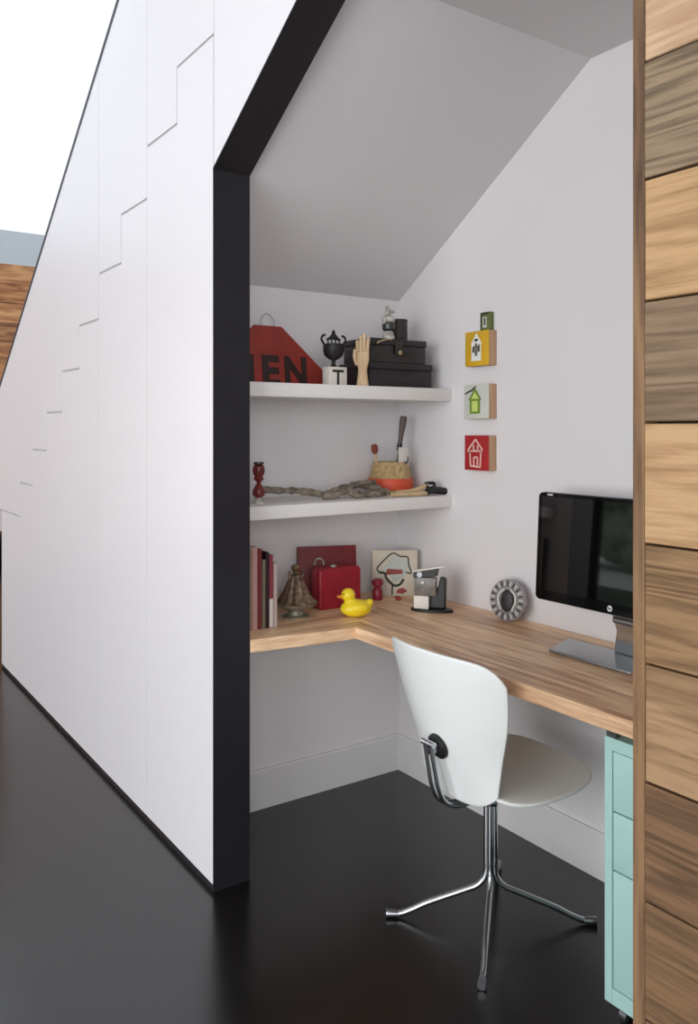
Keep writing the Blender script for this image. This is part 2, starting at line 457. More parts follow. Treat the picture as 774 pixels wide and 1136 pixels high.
# ---- reclaimed boards right of the opening
planks_z = [2.13, 1.952, 1.776, 1.593, 1.411, 1.229, 1.049, 0.871, 0.693, 0.515, 0.337, 0.16, 0.0]
pc = [((161, 127, 96), (197, 166, 135)), ((89, 73, 55), (143, 122, 97)), ((145, 110, 72), (183, 148, 106)), ((101, 80, 60), (138, 115, 90)),
      ((148, 112, 74), (185, 150, 110)), ((94, 68, 42), (143, 112, 78)), ((117, 89, 60), (161, 129, 96)), ((75, 54, 33), (124, 92, 64)),
      ((91, 68, 44), (124, 94, 64)), ((96, 70, 48), (131, 101, 71)), ((78, 59, 42), (119, 92, 67)), ((96, 73, 51), (134, 105, 76))]
tops = [3.3, 3.12, 2.94, 2.76, 2.58, 2.40, 2.23] + planks_z[0:1]
pm = []
for i, (a, b_) in enumerate(pc):
    pm.append(wood('board_%s' % 'abcdefghijkl'[i], a, b_, axis=0, off=(i * 3.1, i * 1.7, i * 2.3), fine=130 + 20 * (i % 3), stretch=(22 if i % 2 else 15),
                   rough=0.68, bump=0.6 if i % 2 else 0.4, warp=0.5, knots=(3.2 if i in (2, 3, 8) else 0), rings=(8.0 if i % 2 else 5.0)))
bm = B()
zz = tops + planks_z[1:]
n = len(zz) - 1
for i in range(n):
    dz = 0.0018; rnd = random.uniform(-0.0015, 0.0015); q = i - (len(tops) - 1)
    mi = q % len(pc) if q >= 0 else (i * 5 + 2) % len(pc)
    b0 = B()
    box(b0, 1.5335, 3.4, -0.012 + rnd, 0.02, zz[i + 1] + dz, zz[i] - dz, mi)
    bmesh.ops.bevel(b0, geom=[e for e in b0.edges if abs(e.verts[0].co.x - e.verts[1].co.x) > 0.5], offset=0.0016, segments=1, affect='EDGES')
    for f in b0.faces: f.material_index = mi
    me = bpy.data.meshes.new('t'); b0.to_mesh(me); b0.free(); bm.from_mesh(me); bpy.data.meshes.remove(me)
S('wall_front_right', bm, pm, smooth_angle=20)
S('wall_behind_boards', box(B(), 1.532, 3.42, 0.0205, 0.08, 0, 3.3), M['black'], smooth_angle=20).name = 'wall_core'
M['lining'] = wood('lining_board', (76, 52, 36), (136, 104, 72), axis=2, off=(1, 4, 2), fine=70, stretch=12, rough=0.7, bump=0.5, warp=0.8, knots=4.0)
S('trim_9', box(B(), 1.512, 1.5325, -0.014, 0.124, 0, 3.3), M['lining'], bevel=0.0015)

# ---- stairs behind the front, seen only from the side
bm = B()
pts = [(-3.0, 0.9)]
for k in range(11, -1, -1):
    x_r = -0.281 - RUN * (k - 1); z = tread_z(k) + 0.10
    pts += [(x_r - RUN, z), (x_r, z)]
pts += [(0.0, 2.62), (-0.421, 2.2), (-3.0, 0.2)]
prism(bm, pts, 1, 0.045, 0.98)
S('staircase', bm, M['gypsum'], smooth_angle=20)

# ---- hall beyond and around
FX = -6.0
bm = B(); 
hp = [wood('hall_board_%s' % 'abcd'[i], a, b_, axis=1, off=(i * 2, i * 5, i), fine=30, stretch=8, rough=0.7, rings=2) for i, (a, b_) in
      enumerate([((150, 96, 58), (206, 152, 104)), ((134, 80, 46), (196, 138, 90)), ((160, 104, 62), (214, 160, 110)), ((120, 76, 48), (180, 128, 86))])]
z = 2.967; i = 0
while z > 0.02:
    h_ = min(0.185, z)
    box(bm, FX - 0.02, FX + 0.004 * (i % 2), -4.2, 3.4, z - h_ + 0.004, z, i % 4); z -= h_; i += 1
S('wall_far', bm, hp, smooth_angle=20)
S('wall_far_top', box(B(), FX - 0.06, FX - 0.021, -4.2, 3.4, 0, 3.289), M['gypsum']).name = 'wall_far_side'
S('wall_hall', box(B(), FX, -0.9, 3.4, 3.46, 0, 3.3), M['gypsum'])
S('wall_stair', box(B(), -2.9, 3.42, YB + 0.061, YB + 0.12, 0, 3.3), M['gypsum'])
# room wall opposite the stairs, with a glazed garden door and two unseen windows added for light
yw0, yw1 = -4.32, -4.2
bm = B()
box(bm, FX, -5.9, yw0, yw1, 0, 3.3, 0); box(bm, -4.6, -4.55, yw0, yw1, 0, 3.3, 0)
box(bm, -5.9, -4.6, yw0, yw1, 0, .35, 0); box(bm, -5.9, -4.6, yw0, yw1, 2.55, 3.3, 0)
box(bm, -1.8, 0.4, yw0, yw1, 0, 3.3, 0)
box(bm, 4.8, 6.0, yw0, yw1, 0, 3.3, 0)
box(bm, -3.4, -1.8, yw0, yw1, 2.35, 3.3, 0)
box(bm, 0.4, 4.8, yw0, yw1, 2.65, 3.3, 0)
box(bm, 0.4, 4.8, yw0, yw1, 0.0, 0.45, 0)
box(bm, -4.55, -3.4, yw0, yw1, 0, 3.3, 1)  # dark stretch added for the monitor's reflection
S('wall_opposite', bm, [M['wall'], M['mirrordark']])
bm = B()
box(bm, 6.0, 6.06, -4.2, -3.8, 0, 3.3); box(bm, 6.0, 6.06, -1.2, 1.1, 0, 3.3)
box(bm, 6.0, 6.06, -3.8, -1.2, 0, 1.0); box(bm, 6.0, 6.06, -3.8, -1.2, 2.9, 3.3)
S('wall_end', bm, M['wall'])
fr = S('added_window_3', box(B(), 6.01, 6.05, -2.52, -2.48, 1.0, 2.9), M['black'])  # unseen end window, added for the side lamp
P('pane', box(B(), 6.028, 6.032, -3.8, -1.2, 1.0, 2.9), M['glass'], fr)
def window(name, xa, xb, za, zb, bars):
    bm = B(); f = 0.05
    box(bm, xa, xb, yw0 + .03, yw1 - .03, za, za + f); box(bm, xa, xb, yw0 + .03, yw1 - .03, zb - f, zb)
    for x in [xa, xb - f] + bars: box(bm, x, x + f, yw0 + .035, yw1 - .035, za + f, zb - f)
    fr = S(name, bm, M['black'])
    P('pane', box(B(), xa + f, xb - f, -4.262, -4.258, za + f, zb - f), M['glass'], fr)
window('window_1', -3.4, -1.8, 0.0, 2.35, [-2.62])
window('added_window_2', 0.4, 4.8, 0.45, 2.65, [1.85, 3.3])  # unseen window, added for the front lamp
window('added_window_4', -5.9, -4.6, 0.35, 2.55, [])  # unseen window, added for the hall lamp
# ceiling; open hole added over hall and stair so white sky shows there
bm = B(); sx0, sx1, sy0, sy1 = FX, -0.55, -2.2, 3.4
box(bm, sx1, 6.06, yw0, 1.16, 3.3, 3.36); box(bm, FX - .06, sx1, yw0, sy0, 3.3, 3.36)
S('ceiling_room', bm, M['ceil'])
# garden outside the glazed door
S('terrace', box(B(), -9, 5, -16, yw0, -0.09, -0.04), M['paving'])
bm = B()
for k in range(260):
    ball(bm, (random.uniform(-12, 1), -10.5 + random.uniform(-.5, .6), random.uniform(0.2, 3.0)), random.uniform(.25, .5), 8, 6)
o = P('hedge', bm, M['hedge']); o['kind'] = 'stuff'; o['label'] = 'dark green hedge outside the garden door'; o['category'] = 'hedge'

# ================================================================== joinery: worktop and shelves
# the L-shaped worktop is one thing: long run along the back wall, arm along the shelf wall
wt = T('worktop', 'walnut L-shaped desk top along the back and shelf walls', 'desk top', (0.6, 0.75, 0.705))
def rel(bm, o):
    bmesh.ops.translate(bm, vec=-Vector(o.location), verts=bm.verts[:]); return bm
ZD = 0.747
P('long_top', rel(prism(B(), [(0.045, 0.492), (1.678, 0.492), (1.678, YB - .001), (XL + .001, YB - .001)], 2, 0.707, ZD), wt), M['desk'], wt, bevel=0.0015)
P('side_top', rel(prism(B(), [(0.005, 0.126), (0.045, 0.42), (0.0452, 0.4915), (XL + .001, YB - .0015), (XL + .001, 0.126)], 2, 0.707, ZD), wt), M['deskarm'], wt, bevel=0.0015)

tag(P('floating_shelf', rbox(0, 0.328, -0.455, 0.455, 0, 0.047, 0.0015), M['shelf'], loc=(XL + .0005, 0.58, 1.510)),
    'upper white floating shelf holding the red sign and dark tins', 'shelf', None)
tag(P('floating_shelf', rbox(0, 0.328, -0.455, 0.455, 0, 0.044, 0.0015), M['shelf'], loc=(XL + .0005, 0.58, 1.106)),
    'lower white floating shelf holding the driftwood and wicker pot', 'shelf', None)
ZU, ZL = 1.557, 1.150

# ================================================================== chair
ch = T('desk_chair', 'white moulded shell chair on chrome four-leg base at the desk', 'chair', (0.58, 0.59, 0))
def interp(tab, t):
    for (a, va), (b_, vb) in zip(tab, tab[1:]):
        if t <= b_: 
            s_ = (t - a) / (b_ - a); s_ = max(0, s_); return va + (vb - va) * s_
    return tab[-1][1]
def smoothtab(tab, n=8):
    q = smooth([(a, b_, 0) for a, b_ in tab], n); return [(p.x, p.y) for p in q]
Wt = smoothtab([(.38, .138), (.42, .150), (.48, .164), (.53, .177), (.58, .194), (.63, .211), (.69, .224), (.76, .234), (.82, .233)])
St = smoothtab([(.38, .449), (.43, .434), (.50, .410), (.58, .386), (.69, .356), (.76, .338), (.82, .324)])
Ct = smoothtab([(.38, .022), (.43, .034), (.50, .054), (.58, .068), (.69, .078), (.76, .080), (.82, .080)])
bm = B(); NU, NV = 44, 44; grid = []
for j in range(NV + 1):
    row = []
    for i in range(NU + 1):
        u = -1 + 2 * i / NU; v = j / NV
        au = abs(u)
        zt = 0.815 - 0.016 * u * u - 0.050 * au ** 11
        zb = 0.386 + 0.012 * u * u + 0.034 * au ** 6
        z = zb + (zt - zb) * v
        x = u * interp(Wt, z)
        y = interp(St, z) + interp(Ct, z) * au ** 2.1
        row.append(bm.verts.new((x, y - 0.59, z)))
    grid.append(row)
for j in range(NV):
    for i in range(NU):
        bm.faces.new((grid[j][i], grid[j][i + 1], grid[j + 1][i + 1], grid[j + 1][i]))
back = P('backrest', bm, M['plastic'], ch, smooth_angle=60)
md = back.modifiers.new('thickness', 'SOLIDIFY'); md.thickness = 0.009; md.offset = -1
md = back.modifiers.new('edge', 'BEVEL'); md.width = 0.0025; md.segments = 2; md.limit_method = 'ANGLE'; md.angle_limit = math.radians(50)
# seat pan
bm = B(); grid = []
NS = 40
for j in range(NS + 1):
    row = []
    for i in range(NS + 1):
        a = -1 + 2 * i / NS; b_ = -1 + 2 * j / NS
        # square to rounded-square
        m_ = max(abs(a), abs(b_))
        if m_ > 0:
            ang = math.atan2(b_, a); e = 4.8
            rr = m_ / (abs(math.cos(ang)) ** e + abs(math.sin(ang)) ** e) ** (1 / e)
            px, py = rr * math.cos(ang), rr * math.sin(ang)
        else: px = py = 0
        wx = 0.227 - 0.040 * max(0, py) ** 2 - 0.034 * max(0, -py) ** 2
        x = px * wx; y = 0.060 + py * 0.190
        z = 0.440 - 0.016 * (1 - px * px) * (1 - py * py) - 0.012 * abs(px) ** 3 * (1 - py * 0.6) + 0.004 * max(0, py) ** 2
        row.append(bm.verts.new((x, y, z)))
    grid.append(row)
for j in range(NS):
    for i in range(NS):
        bm.faces.new((grid[j][i], grid[j][i + 1], grid[j + 1][i + 1], grid[j + 1][i]))
seat = P('seat', bm, M['seat'], ch, smooth_angle=60)
md = seat.modifiers.new('thickness', 'SOLIDIFY'); md.thickness = 0.010; md.offset = -1
md = seat.modifiers.new('edge', 'BEVEL'); md.width = 0.003; md.segments = 2; md.limit_method = 'ANGLE'; md.angle_limit = math.radians(50)
# four bent rods bundled at the column
feet = [(-0.180, -0.232), (0.203, -0.226), (0.181, 0.231), (-0.200, 0.228)]
for (fx, fy) in feet:
    d = Vector((fx, fy, 0)); L_ = d.length; d.normalize(); o_ = d * 0.0115
    pts = [(d.x * .085, d.y * .085, .408), (d.x * .060, d.y * .060, .404), (d.x * .026, d.y * .026, .392), (o_.x * 1.15, o_.y * 1.15, .368), (o_.x, o_.y, .33),
           (o_.x, o_.y, .25), (o_.x, o_.y, .175), (d.x * .0115, d.y * .0115, .145), (d.x * .020, d.y * .020, .120), (d.x * .040, d.y * .040, .100), (d.x * .080, d.y * .080, .084),
           (d.x * (L_ * .6), d.y * (L_ * .6), .0480), (d.x * (L_ - .070), d.y * (L_ - .070), .0255), (d.x * (L_ - .036), d.y * (L_ - .036), .0125), (d.x * (L_ - .008), d.y * (L_ - .008), .0100)]
    lg = P('leg', tube(B(), smooth(pts, 5), 0.0088, 14), M['chrome'], ch)
    fb = B(); tube(fb, [(d.x * (L_ - .030), d.y * (L_ - .030), .0118), (d.x * (L_ - .012), d.y * (L_ - .012), .0116), (d.x * (L_ + .002), d.y * (L_ + .002), .0122), (d.x * (L_ + .004), d.y * (L_ + .004), .0122)], [.0095, .0112, .0122, .0110], 14)
    P('foot', fb, M['steel'], lg)
P('column_collar', lathe(B(), [(.0235, .335), (.0245, .338), (.0245, .352), (.0235, .355)], 24), M['chrome'], ch)
P('seat_plate', rbox(-.07, .07, -.06, .07, .402, .411, .003), M['steel'], ch)
for sx in (-1, 1):
    pts = [(sx * .012, -.008, .372), (sx * .013, -.05, .368), (sx * .014, -.10, .366), (sx * .014, -.150, .371), (sx * .014, -.185, .392),
           (sx * .0135, -.205, .432), (sx * .013, -.216, .480), (sx * .0125, -.226, .530), (sx * .012, -.231, .556)]
    P('back_support_rod', tube(B(), smooth(pts, 6), 0.0068, 12), M['chrome'], ch)
# pivot with black rubber disc on the back
ax = Matrix.Translation((0, -0.190, 0.542)) @ Matrix.Rotation(math.radians(90 + 17), 4, 'X')
P('rubber_mount', lathe(B(), [(.0, .0), (.033, .0), (.036, .004), (.035, .011), (.026, .018), (.0, .019)], 28, mtx=ax), M['rubber'], ch)
hb = B(); lathe(hb, [(.0, .015), (.013, .016), (.012, .036), (.0, .038)], 20, mtx=ax)
tube(hb, [(-.024, -.230, .556), (.024, -.230, .556)], .0085, 14)
P('pivot', hb, M['chrome'], ch)

# ================================================================== mint drawer cabinet
cb = T('drawer_cabinet', 'mint green metal drawer cabinet on castors under the desk', 'cabinet', (1.2225, 0.76, 0))
cx0, cx1, cy0, cy1 = -0.1975, 0.1975, -0.23, 0.23
bm = B()
z0, z1 = 0.050, 0.676
box(bm, cx0, cx0 + .0215, cy0, cy1, z0, z1); box(bm, cx1 - .0215, cx1, cy0, cy1, z0, z1)
box(bm, cx0 + .0215, cx1 - .0215, cy0, cy1, z0, .088); box(bm, cx0 + .0215, cx1 - .0215, cy0, cy1, .646, z1)
box(bm, cx0 + .0215, cx1 - .0215, cy0 + .02, cy1, .088, .646)
P('carcass', bm, M['mint'], cb, bevel=0.0015)
for za, zb in ((.506, .644), (.368, .502), (.090, .364)):
    dr = P('drawer', rbox(cx0 + .0235, cx1 - .0235, cy0 + .002, cy0 + .02, za, zb, .0015), M['mint'], cb)
    P('handle', rbox(-.045, .045, cy0 - .014, cy0 + .002, (zb - .028), (zb - .018), .003), M['steel'], dr)
for sx in (-1, 1):
    for sy in (-1, 1):
        px, py = sx * .160, sy * .195
        c_ = B(); box(c_, px - .018, px + .018, py - .02, py + .02, .046, .0495)
        box(c_, px - .016, px - .012, py - .016, py + .016, .02, .046); box(c_, px + .012, px + .016, py - .016, py + .016, .02, .046)
        br = P('castor', c_, M['rubber'], cb)
        w_ = B(); tube(w_, [(px - .010, py, .020), (px + .010, py, .020)], .020, 20); P('wheel', w_, M['steel'], br)
c_ = B(); box(c_, cx0 + .004, cx0 + .03, cy0 + .003, cy0 + .02, .677, .6905); P('lock_block', c_, M['steel'], cb)

# ================================================================== monitor
MT = (math.radians(-3), 0, 0)
mo = T('monitor', 'black computer monitor on a silver stand, by the back wall', 'monitor', (0.757, 0.855, ZD))
def rrect(x0, x1, z0, z1, r, n=6):
    out = []
    for cx, cz, a0 in ((x1 - r, z1 - r, 0), (x0 + r, z1 - r, 90), (x0 + r, z0 + r, 180), (x1 - r, z0 + r, 270)):
        for k in range(n + 1):
            a = math.radians(a0 + 90 * k / n); out.append((cx + r * math.cos(a), cz + r * math.sin(a)))
    return out
P('housing', prism(B(), rrect(-.260, .242, .128, .462, .016), 1, 0.006, 0.045), M['silver'], mo, bevel=.003, rot=MT)
P('bezel', prism(B(), rrect(-.258, .240, .130, .460, .015), 1, -.004, .006), M['bezel'], mo, bevel=.002, rot=MT)
P('screen', box(B(), -.242, .224, -.0046, -.0038, .162, .448), M['screen'], mo, rot=MT)
lg = B(); lathe(lg, [(0, 0), (.0085, 0), (.0085, .0006), (0, .0006)], 24, mtx=Matrix.Translation((.024, -.0042, .1465)) @ Matrix.Rotation(PI / 2, 4, 'X'))
lgo = P('logo_badge', lg, M['white'], mo, rot=MT)
tb = text_bm('hp', .013, .0004, .0003); bmesh.ops.translate(tb, vec=(.024, -.0053, .1435), verts=tb.verts[:]); P('logo_letters', tb, M['bezel'], lgo)
tb = text_bm('HDMI', .0085, .0004, .0002); bmesh.ops.translate(tb, vec=(-.211, -.0045, .4510), verts=tb.verts[:]); P('corner_mark', tb, M['white'], mo, rot=MT)
nb = B()
prism(nb, [(-.0, .012), (.115, .012), (.115, .075), (.105, .13), (-.012, .13), (.010, .075)], 1, .052, .064)
tube(nb, [(-.0, .055, .105), (.11, .055, .105)], .011, 16)
P('stand_neck', nb, M['chrome'], mo, bevel=.002)
sb = prism(B(), [(-.130, -.078), (.155, -.078), (.150, .072), (-.185, .072)], 2, .002, .011)
P('stand_base', sb, M['silver'], mo, bevel=.003)
P('base_pad', box(B(), -.12, .14, -.07, .06, 0, .002), M['rubber'], mo)

# ================================================================== painted blocks on the back wall
def block(x0, x1, z0, z1, th_, face, label, name='painted_block', side=None):
    o = T(name, label, 'wall art', ((x0 + x1) / 2, YB, z0))
    w2 = (x1 - x0) / 2; h_ = z1 - z0
    P('block_body', rbox(-w2, w2, -th_ + .0015, -.0003, 0, h_, .002), side or M['blockside'], o)
    P('painted_face', rbox(-w2, w2, -th_, -th_ + .0025, 0, h_, .001), face, o)
    return o, w2, h_, -th_
def art(o, name, y, pts, m, k=1):
    P(name, prism(B(), pts, 1, y - .0009 * k, y + .0005), m, o)
o, w2, h_, y = block(.027, .150, 1.632, 1.757, .040, M['yellow'], 'mustard yellow square block with a white steepled house')
art(o, 'painted_house', y, [(-.028, .018), (.022, .018), (.022, .072), (.026, .080), (-.001, .118), (-.030, .080), (-.026, .072)], M['white'])
art(o, 'painted_window', y, [(-.022, .048), (-.012, .048), (-.010, .072), (-.020, .070)], M['olivedk'], 2)
art(o, 'painted_window', y, [(.006, .050), (.016, .050), (.016, .078), (.006, .072)], M['olivedk'], 2)
art(o, 'painted_window', y, [(-.012, .088), (.008, .090), (.004, .098), (-.008, .097)], M['blackplastic'], 2)
art(o, 'painted_door', y, [(-.009, .036), (.004, .036), (.004, .078), (-.003, .084), (-.009, .078)], M['greypanel'], 2)
o, w2, h_, y = block(.088, .136, 1.7575, 1.825, .021, M['olive'], 'tiny olive green block on top of the yellow block', side=M['olive'])
art(o, 'painted_border', y, [(-.024, .0), (-.018, .0), (-.018, .058), (.018, .058), (.018, .066), (-.024, .066)], M['olivedk'])
art(o, 'painted_patch', y, [(-.012, .012), (.008, .012), (.008, .050), (-.012, .050)], M['palegrey'])
art(o, 'painted_figure', y, [(-.004, .02), (.002, .02), (.003, .044), (-.001, .048), (-.005, .044)], M['olivedk'], 2)
o, w2, h_, y = block(.022, .150, 1.441, 1.565, .040, M['palegrey'], 'pale grey square block painted with a green house')
art(o, 'painted_outline', y, [(-.034, .018), (.020, .018), (.020, .066), (.026, .070), (-.006, .112), (-.040, .070), (-.034, .066)], M['green'])
art(o, 'painted_wall', y, [(-.022, .026), (.008, .026), (.008, .064), (-.022, .064)], M['lime'], 2)
art(o, 'painted_roof', y, [(-.026, .072), (.014, .072), (-.006, .096)], M['lime'], 2)
art(o, 'painted_branch', y, [(-.060, .088), (-.036, .096), (-.020, .100), (.002, .118), (-.008, .116), (-.024, .106), (-.060, .094)], M['olivedk'], 2)
o, w2, h_, y = block(.024, .149, 1.254, 1.380, .040, M['blockred'], 'red square block outlined with a pink house')
bmx = B()
for a, b_ in (((-.034, .016), (.022, .012)), ((-.030, .016), (-.034, .070)), ((.020, .012), (.024, .070)), ((-.046, .070), (-.004, .112)), ((-.004, .112), (.032, .074)),
              ((-.046, .070), (-.030, .064)), ((.032, .074), (.018, .066)), ((-.034, .070), (.024, .070)), ((-.014, .092), (-.014, .070)), ((.006, .090), (.008, .070)), ((-.012, .016), (-.014, .046)), ((-.014, .046), (.006, .048)), ((.006, .048), (.006, .014))):
    a = Vector((a[0], 0, a[1])); b_ = Vector((b_[0], 0, b_[1])); t_ = (b_ - a).normalized(); n_ = Vector((-t_.z, 0, t_.x)) * .0032
    prism(bmx, [((a + n_).x, (a + n_).z), ((b_ + n_).x, (b_ + n_).z), ((b_ - n_).x, (b_ - n_).z), ((a - n_).x, (a - n_).z)], 1, y - .0011, y + .0005)
P('painted_outline', bmx, M['pink'], o)

# ================================================================== things on the upper shelf
# red MEN sign leaning on the shelf wall (faces +x)
lean = math.radians(6)
sg = T('hanging_sign', 'dark red six-sided board with black letters MEN, wire loop on top', 'sign', (-0.345, 0.392, ZU))
sgr = (0, -lean, 0)
P('board', prism(B(), [(-.240, 0), (.240, 0), (.240, .058), (.056, .226), (-.056, .226), (-.240, .058)], 0, -.012, 0.0), M['signred'], sg, rot=sgr, bevel=.0015)
for ch_, yy, wd in (('M', -.122, 1.0), ('E', -.002, 1.0), ('N', .106, .88)):
    tb = text_bm(ch_, .150, .0018, .006)
    bmesh.ops.transform(tb, matrix=Matrix.Translation((.0012, yy, .008)) @ Matrix.Rotation(PI / 2, 4, 'Z') @ Matrix.Diagonal((wd, 1, 1, 1)), verts=tb.verts[:])
    P('letter', tb, M['letter'], sg, rot=sgr)
P('hanging_wire', tube(B(), smooth([(-.006, -.028, .222), (-.006, -.027, .245), (-.006, -.016, .264), (-.006, 0, .272), (-.006, .016, .264), (-.006, .027, .245), (-.006, .028, .222)], 5), .0016, 8), M['steel'], sg, rot=sgr)
# white T block
tbk = T('letter_block', 'small white block printed with a black letter T', 'block', (-0.205, 0.575, ZU))
P('block_body', rbox(-.022, .022, -.039, .039, 0, .070, .002), M['cardwhite'], tbk)
tb = text_bm('T', .080, .0012, .001)
bmesh.ops.transform(tb, matrix=Matrix.Translation((.0222, 0, .004)) @ Matrix.Rotation(PI / 2, 4, 'Z'), verts=tb.verts[:])
P('letter', tb, M['blackplastic'], tbk)
# black urn ornament standing on the block
ur = T('urn_ornament', 'black cast-iron urn ornament with looped handles, on the letter T block', 'ornament', (-0.205, 0.570, ZU + .070))
P('urn_body', lathe(B(), [(0, 0), (.012, 0), (.013, .004), (.0075, .010), (.0075, .024), (.020, .030), (.033, .042), (.038, .058), (.038, .080), (.034, .084), (.012, .086), (0, .086)], 28), M['ironblk'], ur)
for s_ in (-1, 1):
    P('handle', tube(B(), smooth([(0, s_ * .034, .070), (0, s_ * .043, .084), (0, s_ * .052, .098), (0, s_ * .046, .112), (0, s_ * .036, .114)], 5), .0042, 10), M['ironblk'], ur)
fb = B()
for k in range(4):
    yy = -.024 + .016 * k; tube(fb, [(0, yy, .084), (0, yy, .100)], .0028, 8)
tube(fb, smooth([(0, -.028, .100), (0, 0, .104), (0, .028, .100)], 4), .0045, 10)
lathe(fb, [(.022, .102), (.016, .110), (.007, .120), (.006, .130), (0, .136)], 16)
P('finial', fb, M['ironblk'], ur)
# wooden hand standing upright
hd = T('wooden_hand', 'pale wooden hand model standing upright beside the black tins', 'hand model', (-0.128, 0.644, ZU), rz=-1.2)
hd.scale = (.74, .74, .92)
bm = B()
def ering(z, rx, ry, cy=0, seg=24):
    return [bm.verts.new((rx * math.cos(k * 2 * PI / seg), cy + ry * math.sin(k * 2 * PI / seg), z)) for k in range(seg)]
rs = [ering(*a) for a in ((0, .021, .032), (.01, .021, .032), (.035, .018, .027), (.06, .016, .0235), (.075, .016, .026), (.09, .016, .0335), (.105, .015, .0365), (.122, .0135, .0365), (.132, .010, .034))]
for a, b_ in zip(rs, rs[1:]):
    for k in range(24): bm.faces.new((a[k], a[(k + 1) % 24], b_[(k + 1) % 24], b_[k]))
bm.faces.new(rs[0][::-1]); bm.faces.new(rs[-1])
P('palm', bm, M['handwood'], hd)
for yy, zt, sp in ((-.027, .182, -.004), (-.009, .200, -.001), (.009, .206, .002), (.027, .190, .006)):
    P('finger', tube(B(), smooth([(0, yy, .120), (0.001, yy + sp * .3, .145), (.0, yy + sp * .7, (zt + .145) / 2), (-.001, yy + sp, zt - .006), (-.001, yy + sp, zt)], 4), [.0088] * 9 + [.0085] * 4 + [.0078, .0070, .006, .0035], 12), M['handwood'], hd)
P('thumb', tube(B(), smooth([(.004, -.028, .085), (.012, -.035, .105), (.015, -.036, .122), (.015, -.034, .140), (.014, -.033, .146)], 4), [.010] * 9 + [.009] * 4 + [.008, .007, .0055, .003], 12), M['handwood'], hd)
# two tin boxes
def tin(w_, d_, h_, loc, label, m, clasp):
    o = T('tin_box', label, 'box', loc)
    P('box_body', rbox(-d_, 0, -w_ / 2 + .003, w_ / 2 - .003, 0, h_ * .74, .003), m, o)
    ld = P('lid', rbox(-d_ - .001, .004, -w_ / 2, w_ / 2, h_ * .74, h_, .004), m, o)
    P('lid_rim', rbox(.003, .006, -w_ / 2, w_ / 2, h_ * .735, h_ * .78, .001), m, ld)
    if clasp:
        cl = P('clasp', rbox(.004, .009, -.020, .014, h_ * .36, h_ * .84, .002), M['tin'], o)
        P('catch', rbox(.009, .013, -.008, .008, h_ * .34, h_ * .52, .002), M['brass'], cl)
        P('handle', tube(B(), smooth([(.006, -.105, h_ * .74), (.016, -.100, h_ * .82), (.018, -.070, h_ * .93), (.010, -.040, h_ * .95)], 5), .003, 8), M['brass'], o)
    return o
tin(.300, .20, .092, (-.140, .830, ZU), 'larger dark brown tin box, the lower of two stacked', M['tinlow'], False)
tin(.268, .17, .088, (-.142, .817, ZU + .0922), 'smaller black tin box with brass catch, the upper of two stacked', M['tin'], True)
ZT = ZU + .0922 + .088
fg = T('figurine', 'small black-and-white speckled figurine on top of the tin boxes', 'figurine', (-.180, .800, ZT + .0003))
P('lower_body', lathe(B(), [(0, 0), (.022, 0), (.024, .010), (.018, .026), (.016, .032), (0, .032)], 18), M['ceramic'], fg)
P('dark_body', lathe(B(), [(.016, .031), (.024, .040), (.025, .058), (.016, .066), (0, .068)], 18), M['ceramicdk'], fg)
bm = B(); ball(bm, (.004, .004, .076), (.018, .021, .016), 16, 10); ball(bm, (0, -.020, .074), (.010, .011, .018), 12, 8)
P('upper_body', bm, M['ceramic'], fg)
bm = B(); ball(bm, (0, -.002, .104), (.012, .013, .015), 14, 10); ball(bm, (.003, .016, .108), (.007, .013, .007), 10, 8); ball(bm, (0, -.004, .121), (.007, .010, .007), 10, 8)
P('head', bm, M['ceramic'], fg)
tag(P('canister', lathe(B(), [(0, 0), (.034, 0), (.035, .002), (.035, .078), (.036, .079), (.036, .086), (.034, .088), (0, .087)], 28), M['cangrey'], loc=(-.235, .889, ZT + .0003)),
    'dark grey round canister on top of the tin boxes', 'canister')

# ================================================================== things on the lower shelf
rf = T('candlestick', 'dark red turned candlestick at the left end of the lower shelf', 'candlestick', (-.20, .262, ZL))
P('foot', lathe(B(), [(0, 0), (.021, 0), (.022, .006), (.014, .014), (.012, .02), (0, .02)], 20), M['ceramic'], rf)
P('stem', lathe(B(), [(.010, .019), (.020, .028), (.022, .042), (.014, .058), (.007, .068), (.008, .074), (.018, .082), (.014, .092), (.019, .100), (.022, .114), (.018, .128), (.012, .132), (0, .132)], 20), M['redglaze'], rf)
P('cup', lathe(B(), [(.010, .131), (.018, .134), (.018, .141), (.010, .141), (0, .139)], 20), M['ceramicdk'], rf)

dw = T('driftwood', 'long twisted grey driftwood branch lying along the lower shelf', 'driftwood', (-.258, .62, ZL))
def gn(r, n, seed):
    random.seed(seed); return [max(.003, r * random.uniform(.72, 1.25)) for _ in range(n)]
p = smooth([(.03, -.33, .045), (.03, -.26, .038), (.02, -.19, .034), (.03, -.13, .026), (.05, -.08, .018), (.04, -.03, .030), (.02, .03, .040), (0, .10, .044), (.01, .14, .036), (.03, .17, .026), (.05, .19, .014)], 4)
P('main_branch', tube(B(), p, gn(.0125, len(p), 3), 10), M['drift'], dw)
p = smooth([(.06, -.10, .012), (.075, -.06, .016), (.06, -.01, .026), (.045, .03, .040), (.03, .09, .052), (.02, .13, .050), (.0, .17, .048)], 4)
P('side_branch', tube(B(), p, gn(.011, len(p), 5), 10), M['drift'], dw)
p = smooth([(.05, .02, .030), (.07, .06, .014), (.085, .12, .015), (.07, .14, .014), (.06, .17, .022), (.05, .19, .014)], 4)
P('side_branch', tube(B(), p, gn(.0125, len(p), 9), 10), M['drift'], dw)
p = smooth([(.04, .00, .036), (.055, .02, .018), (.08, .03, .011), (.095, .055, .010)], 4)
P('twig', tube(B(), p, gn(.009, len(p), 11), 10), M['drift'], dw)

